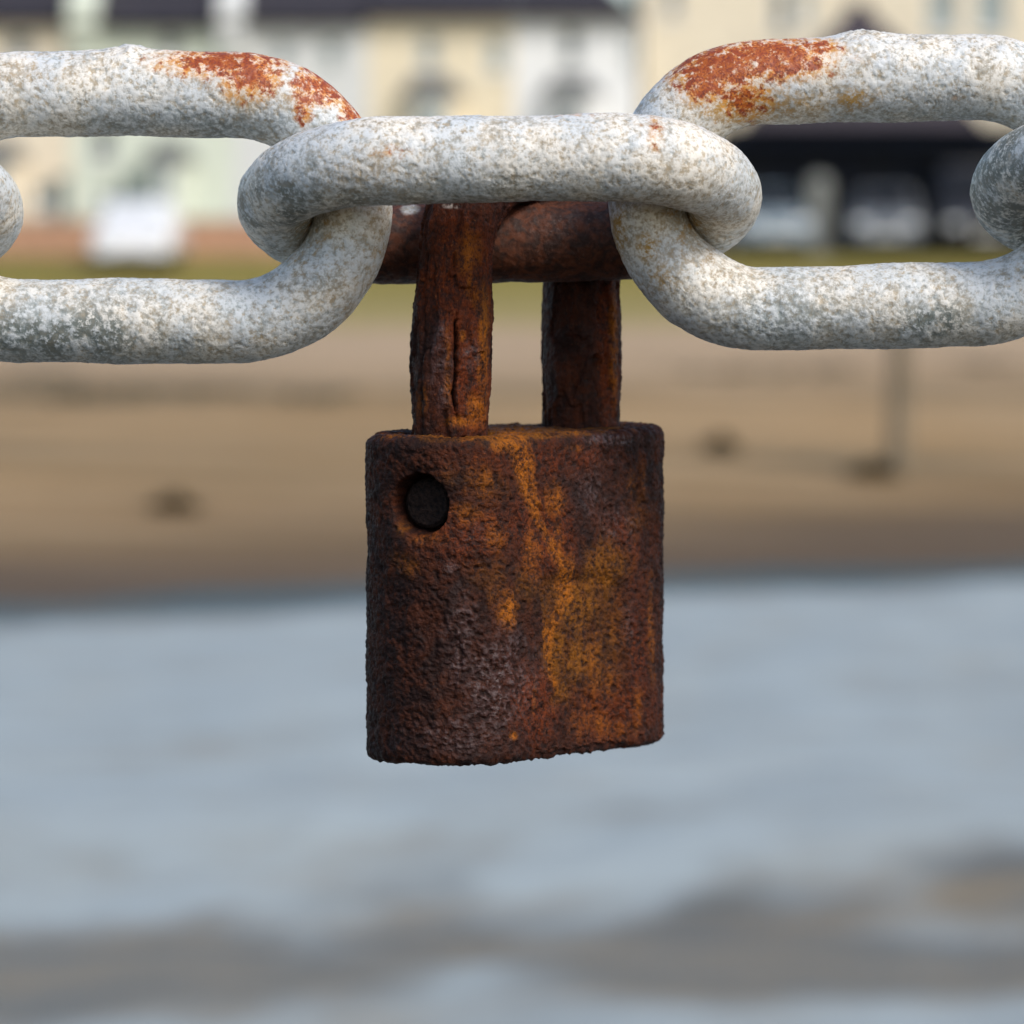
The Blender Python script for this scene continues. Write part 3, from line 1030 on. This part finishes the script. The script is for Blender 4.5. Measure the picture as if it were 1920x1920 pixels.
def masks_left(A, U, V, w, nl, nm, N):
    r = np.maximum.reduce([blob(U, V, 430, 118, 110, 30), blob(U, V, 475, 148, 50, 38), blob(U, V, 575, 175, 18, 55),
                           blob(U, V, 625, 160, 60, 38) * .95, blob(U, V, 665, 205, 25, 35)])
    A["rust"] = np.clip(1.15 * r + 0.22 * nm + 0.15 * nl - 0.02, 0, 1) * (w > 0)
    A["tan"] += 0.5 * blob(U, V, 60, 140, 60, 30) + 0.55 * blob(U, V, 690, 480, 60, 160) + 0.6 * blob(U, V, 500, 175, 110, 40)
    A["ochre"] = A["ochre"] + 0.55 * blob(U, V, 715, 480, 18, 80) * sstep(-.2, .3, nm) + .45 * blob(U, V, 640, 580, 25, 45) * sstep(-.2, .3, nm)
    low = blob(U, V, 130, 620, 230, 60)
    A["bare_shade"] = np.maximum(A["bare_shade"] * 0.6, 1.2 * low * sstep(-0.5, 0.15, nl + 0.7 * nm)) + .5 * blob(U, V, 350, 235, 300, 22)  # grey lower patch, plus shade painted under the top bar
    A["ochre"] += .35 * blob(U, V, 420, 610, 160, 45) * sstep(0, .4, nm)


def masks_right(A, U, V, w, nl, nm, N):
    r = np.maximum.reduce([blob(U, V, 1345, 128, 90, 46), blob(U, V, 1440, 112, 100, 40), .8 * blob(U, V, 1390, 185, 45, 35), blob(U, V, 1525, 95, 45, 18) * .8,
                           blob(U, V, 1330, 165, 60, 30) * .8])
    A["rust"] = np.clip(1.25 * r + 0.22 * nm + 0.12 * nl, 0, 1) * (w > 0)
    och = np.maximum.reduce([blob(U, V, 1385, 200, 90, 38), .75 * blob(U, V, 1590, 190, 45, 24), .5 * blob(U, V, 1480, 200, 130, 30),
                             .8 * blob(U, V, 1212, 462, 26, 34), .8 * blob(U, V, 1160, 440, 16, 90), .5 * blob(U, V, 1235, 520, 40, 50)])
    A["ochre"] = np.maximum(A["ochre"], sstep(0.15, 0.95, 1.1 * och + 0.35 * nm))
    A["tan"] += 0.75 * blob(U, V, 1450, 190, 190, 45) + 0.7 * blob(U, V, 1230, 420, 90, 90)
    low = np.maximum(blob(U, V, 1480, 590, 160, 60) * .6, blob(U, V, 1745, 600, 80, 40))
    A["bare_shade"] = np.maximum(A["bare_shade"] * 0.55, 1.15 * low * sstep(-0.5, 0.1, nl + 0.7 * nm)) + .4 * blob(U, V, 1700, 225, 260, 22)  # last strip is painted shade below the top bar


def masks_far_right(A, U, V, w, nl, nm, N):
    A["bare_shade"] = np.maximum(A["bare_shade"], 0.95 * sstep(-0.5, 0.15, nl + 0.6 * nm))  # shaded side tone painted blue grey over this link


def masks_far_left(A, U, V, w, nl, nm, N):
    A["bare_shade"] *= 0.25  # grey thinned so sunlit brightness is painted into this link


T = math.radians(69)
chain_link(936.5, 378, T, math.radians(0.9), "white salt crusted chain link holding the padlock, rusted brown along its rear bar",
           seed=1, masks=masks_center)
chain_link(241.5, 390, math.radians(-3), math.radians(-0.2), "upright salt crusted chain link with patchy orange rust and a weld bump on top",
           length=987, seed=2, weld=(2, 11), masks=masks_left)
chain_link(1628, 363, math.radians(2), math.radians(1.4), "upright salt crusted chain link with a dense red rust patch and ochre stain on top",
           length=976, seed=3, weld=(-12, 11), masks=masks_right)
chain_link(-449.5, 388, T, 0, "chain link painted sunlit pale, threaded through the patchy orange rusted link",
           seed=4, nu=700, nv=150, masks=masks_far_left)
chain_link(2313.5, 350, T, 0, "chain link painted in blue grey shade, threaded through the link with red rust",
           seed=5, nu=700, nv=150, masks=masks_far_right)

# ------------------------------------------------------------------ the padlock
RUST = make_rust_material("scaled_rust")
RUST_F = make_rust_material("fibrous_rust", True)


def lp(x, s, z):
    """lock space (px; x from the image centre line, s down range, z over the horizon) to metres"""
    x, s, z = (np.asarray(a, dtype=float) for a in (x, s, z))
    return np.stack([x * K, D0 + s * K, CAM.z + z * K], -1)


XA, SA = -113.7, 45.0           # front leg
XB, SB = 136.4, 345.0           # rear leg
Z_TOP, Z_BOT = -384.0, -996.0
LR = 163.0                      # half thickness of the body
CC = math.hypot(XB - XA, SB - SA)
DX, DS = (XB - XA) / CC, (SB - SA) / CC
MX, MS = (XA + XB) / 2, (SA + SB) / 2
LOCK_O = lp(MX, MS, Z_BOT)
lock = empty("padlock", tuple(LOCK_O))
tag(lock, "heavily rusted brown padlock hanging from the middle chain link", "padlock")


def px_of(P):
    return project(P)


def face_masks(U, V):
    B = lambda *a: blob(U, V, *a)
    mx = np.maximum.reduce
    orange = mx([B(985, 880, 22, 45), B(1000, 945, 16, 22), .8 * B(960, 835, 45, 22), B(1066, 1085, 20, 48), .95 * B(1072, 1120, 14, 18),
                 .9 * B(952, 1148, 26, 32), .85 * B(1034, 1190, 10, 55), B(963, 1379, 9, 11), .55 * B(905, 915, 55, 60),
                 .75 * B(1040, 940, 26, 40), .55 * B(1222, 1180, 10, 150), .5 * B(1150, 1360, 90, 40), .5 * B(1003, 1300, 6, 60), .6 * B(940, 1120, 40, 40),
                 .45 * B(1100, 1350, 60, 60), .7 * B(880, 960, 40, 30), .6 * B(1075, 840, 20, 10), .6 * B(1000, 1030, 30, 60), .55 * B(930, 1010, 30, 50), .5 * B(1120, 1250, 40, 90), .6 * B(1045, 1010, 14, 50), .5 * B(800, 1010, 60, 25), .45 * B(1195, 1330, 25, 60), .45 * B(770, 1060, 30, 40), .4 * B(1195, 900, 30, 50)])
    # one rivulet of fresh rust wandering down from the shackle
    rx = np.interp(V, [800, 850, 900, 950, 1010, 1070, 1120, 1180, 1240, 1310], [950, 972, 988, 1000, 1030, 1060, 1068, 1044, 1034, 1056])
    rw = np.interp(V, [800, 880, 950, 1010, 1080, 1130, 1200, 1310], [34, 24, 15, 13, 20, 16, 11, 10])
    orange = np.maximum(orange, 0.88 * np.exp(-((U - rx) / rw) ** 2) * sstep(790, 815, V) * sstep(1330, 1270, V))
    ochre = mx([B(1135, 1065, 46, 55), B(1090, 1140, 55, 60), B(1050, 1215, 30, 80), .85 * B(1085, 1240, 50, 60), .8 * B(1062, 1295, 28, 36),
                .8 * B(945, 828, 60, 20), .5 * B(748, 1050, 25, 28), .75 * B(752, 985, 14, 26), .5 * B(920, 1080, 60, 50), .45 * B(1200, 960, 40, 60),
                .4 * B(870, 890, 60, 30), .5 * B(990, 1100, 40, 60)])
    red = mx([B(1020, 1000, 70, 90), B(1010, 1330, 60, 90), .9 * B(1150, 1330, 90, 80), .8 * B(880, 1000, 130, 70), .6 * B(1190, 1200, 40, 200),
              .6 * B(1000, 860, 200, 50), .6 * B(1180, 1010, 60, 80)])
    purple = mx([B(935, 1280, 85, 130), .85 * B(865, 1200, 40, 130), .8 * B(850, 1380, 150, 50), .8 * B(1180, 1170, 13, 48), .7 * B(1100, 920, 50, 70), .6 * B(1160, 980, 50, 60), 1.3 * B(1150, 824, 65, 10), .6 * B(900, 1000, 70, 40),  # top rim spot puts a glint into tint and gloss
                 .9 * B(845, 1063, 18, 22), .3 * B(720, 1350, 40, 80), .45 * B(1120, 860, 90, 25)])
    return orange, ochre, red, purple


def lock_body():
    # perimeter of the stadium
    nper = 820
    per = 2 * CC + 2 * math.pi * LR
    t = np.arange(nper) / nper * per
    c = np.zeros(nper); n_l = np.zeros(nper); n_w = np.zeros(nper)
    a1 = CC; a2 = CC + math.pi * LR; a3 = 2 * CC + math.pi * LR
    m = t < a1                                             # flat side, normal +w
    c[m], n_l[m], n_w[m] = -CC / 2 + t[m], 0, 1
    m = (t >= a1) & (t < a2); a = (t[m] - a1) / LR
    c[m], n_l[m], n_w[m] = CC / 2, np.sin(a), np.cos(a)
    m = (t >= a2) & (t < a3)
    c[m], n_l[m], n_w[m] = CC / 2 - (t[m] - a2), 0, -1
    m = t >= a3; a = (t[m] - a3) / LR
    c[m], n_l[m], n_w[m] = -CC / 2, -np.sin(a), -np.cos(a)
    # profile (inset, height, normal out, normal up) from the middle of the top to the middle of the bottom
    H = Z_TOP - Z_BOT
    prof = []
    rt, rb = 22.0, 20.0
    for i in range(34):
        prof.append((LR - (LR - rt) * i / 34 - 0.01, H, 0, 1))
    for i in range(10):
        a = i / 10 * math.pi / 2
        prof.append((rt - rt * math.sin(a), H - rt + rt * math.cos(a), math.sin(a), math.cos(a)))
    for i in range(320):
        prof.append((0, H - rt - (H - rt - rb) * i / 320, 1, 0))
    for i in range(10):
        a = i / 10 * math.pi / 2
        prof.append((rb - rb * math.cos(a), rb - rb * math.sin(a), math.cos(a), -math.sin(a)))
    for i in range(16):
        prof.append((rb + (LR - rb) * i / 15 - 0.01, 0, 0, -1))
    prof = np.array(prof)
    npf = len(prof)
    ins, hh, no, nu_ = prof.T
    r = LR - ins
    l = c[:, None] + n_l[:, None] * r
    w = n_w[:, None] * r
    z = hh[None, :] + 0 * l
    Nl, Nw, Nz = n_l[:, None] * no, n_w[:, None] * no, nu_[None, :] + 0 * l
    # lock axes: l along (DX, DS); w towards the camera right side (DS, -DX)
    x = MX + l * DX + w * DS
    s = MS + l * DS - w * DX
    z = z - 17.0 * np.clip((s - SA + LR) / 480.0, 0, 1) * (1 - z / H)      # base worn out of square
    P = np.stack([x, s, z + Z_BOT], -1).reshape(-1, 3)
    N = np.stack([Nl * DX + Nw * DS, Nl * DS - Nw * DX, Nz], -1).reshape(-1, 3)
    Wd = lp(P[:, 0], P[:, 1], P[:, 2])
    U, V = px_of(Wd)
    mm = P * K * 1000
    view = CAMN - Wd
    view /= np.linalg.norm(view, axis=1)[:, None]
    facing = sstep(-0.15, 0.10, (N * view).sum(1))
    top = sstep(0.5, 0.9, N[:, 2])
    ca, sa = math.cos(0.5), math.sin(0.5)
    TURN = np.array([[ca, 0, sa], [0, 1, 0], [-sa, 0, ca]])
    low = fbm(mm * 0.16, 3, 81)
    mid = fbm(mm * 0.5, 3, 84)
    lump = fbm(mm * np.array([0.85, 0.85, 1.25]), 3, 87)
    wr = 1 - 2.2 * np.abs(perlin(mm * np.array([0.75, 0.75, 1.35]) + 0.4 * mid[:, None], 91))
    fine = fbm(mm * 2.2, 2, 94)
    flake = sstep(0.10, 0.22, fbm(mm * np.array([0.22, 0.22, 0.13]), 3, 97))
    peb = fbm(mm @ TURN * np.array([1.5, 1.5, 2.1]), 2, 95)
    pits = sstep(0.18, 0.5, perlin(mm * 1.05, 99)) + .7 * sstep(0.2, 0.5, perlin(mm * 2.0, 98))
    disp = 3.0 * low + 1.8 * mid + 1.4 * lump + 2.5 * peb + 1.1 * fine - 2.2 * pits - 3.4 * flake
    # the scale that has come away to the right of the rounded end leaves a ledge
    edge = np.interp(V, [1000, 1110, 1150, 1230, 1300, 1330, 1400], [1040, 1012, 1018, 1022, 1046, 1008, 1004])
    lost = sstep(-2, 3, U - edge + 9 * mid + 4 * lump) * sstep(1060, 1100, V) * facing * sstep(1190, 1150, U + 12 * low)
    disp = disp - 12.0 * lost
    # broken bottom rim
    rim = np.exp(-((P[:, 2] - Z_BOT) / 16) ** 2)
    disp = disp + rim * (3.5 * mid + 2.5 * lump)
    height = np.clip(0.5 + 0.10 * wr + 0.35 * lump + 0.7 * peb + 0.25 * fine - 0.25 * pits, 0, 1)
    # worn sockets round the shackle legs
    for (lx, ls, lr) in ((XA - 4, SA, 74.0), (XB, SB, 80.0)):
        dl = np.hypot(P[:, 0] - lx, P[:, 1] - ls)
        disp = disp - top * 11.0 * sstep(lr + 14 + 5 * mid, lr + 2, dl)
    # keyhole: a drilled round recess in the rounded end
    hu, hv, hr, depth = 785.0, 947.0, 55.0, 82.0
    phi = math.asin((hu - (960 + XA * F / (F + SA))) / LR)
    ndir = np.array([math.sin(phi), -math.cos(phi), 0])
    hc = np.array([XA, SA, 0]) + ndir * LR
    hc[2] = -(hv - HORIZON) * (F + hc[1]) / F
    side = np.cross(ndir, [0, 0, 1])
    rel = P - hc
    rr = np.hypot(rel @ side, rel[:, 2])
    hole = sstep(hr + 6 + 6 * mid + 3 * lump, hr - 8 + 6 * mid + 3 * lump, rr) * (rel @ ndir > -90)
    lip = 1.6 * np.exp(-((rr - hr - 2) / 16) ** 2) * (rel @ ndir > -90)
    P = P + N * (disp * (1 - hole) - 3.0 * lip)[:, None] - ndir * (depth * hole)[:, None]
    org, och, red, pur = face_masks(U, V)
    nb = fbm(mm * 0.28, 4, 101, 0.6)
    nb2 = fbm(mm * np.array([0.5, 0.5, 0.22]), 4, 105, 0.6)
    back = 1 - facing
    orange = sstep(0.20, 0.95, org * facing + 0.40 * nb2 + back * 0.15)
    ochre = sstep(0.15, 0.95, och * facing + 0.34 * nb + 0.2 * nb2 + back * 0.2)
    ochre = np.maximum(ochre, top * sstep(-0.35, 0.15, nb + 0.5 - 0.0042 * np.abs(U - 970)))
    redm = sstep(0.15, 0.85, red * facing + 0.45 * nb2 + back * 0.3)
    purple = sstep(0.25, 0.95, pur * facing + 0.40 * nb)
    orange = np.maximum(orange, 0.55 * top * sstep(0, .4, nb2))
    ochre = np.maximum(ochre, lost * sstep(1340, 1250, V) * (0.45 + 0.6 * nb + 0.3 * nb2))
    purple = purple * (1 - 0.8 * lost)
    ochre = np.clip(ochre, 0, 1) * (1 - hole); orange = orange * (1 - hole)
    attrs = {"height": height * (1 - hole), "orange": orange, "ochre": ochre, "red": redm, "purple": purple, "salt": 0 * U}
    Wd = lp(P[:, 0], P[:, 1], P[:, 2]) - LOCK_O
    me = grid_mesh("body", Wd, nper, npf, True, False, attrs)
    link_obj("body", me, RUST, lock)
    # the corroded lock cylinder at the bottom of the recess
    pm = NT("dark_cylinder")
    nn = pm.noise(pm.coords((1000, 1000, 1000)), 2.0, 4, .65)
    pmat = pm.out(pm.mix(pm.ramp(nn, .35, .65), (0.007, 0.005, 0.005, 1), (0.030, 0.018, 0.014, 1)), 0.7, pm.bump(nn, 1.0, .0005), spec=0.15)
    base = hc - ndir * (depth + 6)
    mb = MB()
    nseg = 40
    up = np.array([0, 0, 1.0])

    def ring(rad, d):
        return [lp(*(base + ndir * d + side * rad * math.cos(a) + up * rad * math.sin(a))) - LOCK_O for a in np.linspace(0, 2 * math.pi, nseg, endpoint=False)]
    r0, r1, r2 = ring(46, 0), ring(46, 36), ring(40, 42)
    mb.v = [tuple(p) for p in r0 + r1 + r2]
    for k in range(2):
        for i in range(nseg):
            j = (i + 1) % nseg
            mb.f.append((k * nseg + i, k * nseg + j, (k + 1) * nseg + j, (k + 1) * nseg + i))
    mb.f.append(tuple(range(2 * nseg, 3 * nseg)))
    mb.build("lock_cylinder", pmat, lock)


def shackle():
    rl = 72.0
    zc = 127.0
    rad = CC / 2
    z0 = Z_TOP - 30
    zs = zc - rad
    L1 = zs - z0
    per = 2 * L1 + math.pi * rad
    nu, nv = 760, 170
    s = np.linspace(0, per, nu)
    l = np.zeros(nu); z = np.zeros(nu); tl = np.zeros(nu); tz = np.zeros(nu)
    m = s < L1
    l[m], z[m], tl[m], tz[m] = -rad, z0 + s[m], 0, 1
    m = (s >= L1) & (s < L1 + math.pi * rad); a = (s[m] - L1) / rad
    l[m], z[m], tl[m], tz[m] = -rad * np.cos(a), zs + rad * np.sin(a), np.sin(a), np.cos(a)
    m = s >= L1 + math.pi * rad
    l[m], z[m], tl[m], tz[m] = rad, zs - (s[m] - L1 - math.pi * rad), 0, -1
    front = (l < 0)
    # the front leg leans a touch: slightly wider at mid height
    rr = rl * (1 + 0.045 * np.sin((z - z0) / 90.0) * front + 0.02 * np.sin(z / 47.0))
    rr = np.where(front, rr * np.interp(z, [-420, -330, -200, -60], [1.0, 1.02, 1.05, 1.06]), rr * np.interp(z, [-420, -200, 0], [1.10, 1.09, 1.05]))
    shift = np.interp(z, [-414, -250, -60, 130], [-5, -2, 6, 4]) * front
    th = np.arange(nv) / nv * 2 * np.pi
    nl, nz = -tz, tl
    C_, S_ = np.cos(th), np.sin(th)
    Ln = nl[:, None] * C_; Zn = nz[:, None] * C_; Wn = S_[None, :] + 0 * Ln
    N = np.stack([Ln * DX + Wn * DS, Ln * DS - Wn * DX, Zn], -1).reshape(-1, 3)
    x0 = MX + l * DX + shift
    s0 = MS + l * DS
    P = np.stack([x0[:, None] + 0 * Ln, s0[:, None] + 0 * Ln, z[:, None] + 0 * Ln], -1).reshape(-1, 3)
    # slightly faceted, laminated bar
    fac = 1 + 0.030 * np.cos(4 * th + 0.6)[None, :] * np.ones((nu, 1))
    P = P + N * (rr[:, None] * fac).reshape(-1)[:, None]
    sl = np.repeat(s, nv)
    tt = np.tile(th, nu)
    mm = P * K * 1000
    fib = np.stack([np.cos(tt) * 4.6, np.sin(tt) * 4.6, sl * K * 1000], 1)       # along-the-bar space
    strat = fbm(fib * np.array([1.1, 1.1, 0.16]), 4, 111, 0.6)
    chip = fbm(fib * np.array([0.7, 0.7, 0.45]), 3, 115)
    flake = sstep(0.08, 0.13, fbm(fib * np.array([0.42, 0.42, 0.16]), 3, 118))
    lump = fbm(fib * 0.9, 3, 121)
    fine = fbm(fib * 2.4, 2, 124)
    disp = 2.2 * strat + 3.6 * chip + 3.2 * lump + 1.6 * fine - 6.0 * flake
    Wd = lp(P[:, 0], P[:, 1], P[:, 2])
    U, V = px_of(Wd)
    view = CAMN - Wd
    view /= np.linalg.norm(view, axis=1)[:, None]
    facing = sstep(-0.1, 0.15, (N * view).sum(1))
    fr = facing * np.repeat(front, nv)
    # the long split in the front leg
    cx = np.interp(V, [560, 610, 660, 700, 735, 790], [862, 853, 855, 854, 850, 858])
    wd = np.interp(V, [575, 620, 680, 740, 800], [0.5, 2.0, 2.8, 2.2, 0.5])
    crack = np.exp(-((U - cx + 6 * chip + 3 * lump) / wd) ** 2) * sstep(570, 610, V) * sstep(800, 755, V) * fr
    step = sstep(0, 3, U - cx) * sstep(560, 600, V) * fr
    cx2 = np.interp(V, [400, 560, 800], [800, 790, 788])
    groove = np.exp(-((U - cx2 + 4 * chip) / 3.5) ** 2) * fr * sstep(400, 430, V)
    disp = disp - 26 * crack + 2.5 * step - 5 * groove
    P = P + N * disp[:, None]
    B = lambda *a: blob(U, V, *a)
    mx = np.maximum.reduce
    org = mx([.85 * B(905, 640, 14, 90), .7 * B(893, 770, 20, 40), .6 * B(880, 470, 30, 60), .8 * B(868, 630, 8, 16), .6 * B(840, 700, 10, 90),
              .7 * B(865, 790, 40, 14), .55 * B(900, 560, 22, 50), .5 * B(790, 760, 14, 50), .5 * B(880, 540, 10, 40)]) * fr
    org = np.maximum(org, (.75 * B(1152, 640, 10, 130) + .35 * B(1022, 740, 8, 60)) * facing * (1 - np.repeat(front, nv)))
    red = mx([B(880, 560, 50, 130), .8 * B(885, 730, 40, 80), .8 * B(810, 540, 25, 60), .7 * B(860, 450, 60, 60)]) * fr
    red = np.maximum(red, .8 * B(1140, 640, 18, 150) * facing * (1 - np.repeat(front, nv)))
    pur = mx([.9 * B(825, 680, 30, 120), .9 * B(885, 665, 20, 45), .5 * B(1110, 640, 30, 100)]) * facing
    nb = fbm(fib * np.array([0.5, 0.5, 0.16]), 4, 131, 0.6)
    ochre = sstep(0.35, 0.9, .8 * B(908, 600, 12, 110) * fr + .5 * B(1155, 560, 8, 60) * facing + 0.35 * nb)
    salt = sstep(0.4, 0.8, mx([.8 * B(842, 386, 22, 8), .5 * B(786, 445, 4, 30)]) * facing + .3 * chip)
    attrs = {"height": np.clip(0.55 + 0.5 * strat + 0.3 * lump - 0.5 * crack - .3 * groove, 0, 1),
             "orange": sstep(0.20, 0.85, org + 0.38 * nb + 0.1 * chip), "ochre": ochre, "red": sstep(0.1, 0.75, 1.1 * red + 0.45 * nb + 0.15),
             "purple": sstep(0.3, 0.85, pur + .3 * chip), "salt": salt}
    me = grid_mesh("shackle", lp(P[:, 0], P[:, 1], P[:, 2]) - LOCK_O, nu, nv, False, True, attrs)
    link_obj("shackle", me, RUST_F, lock)


lock_body()
shackle()
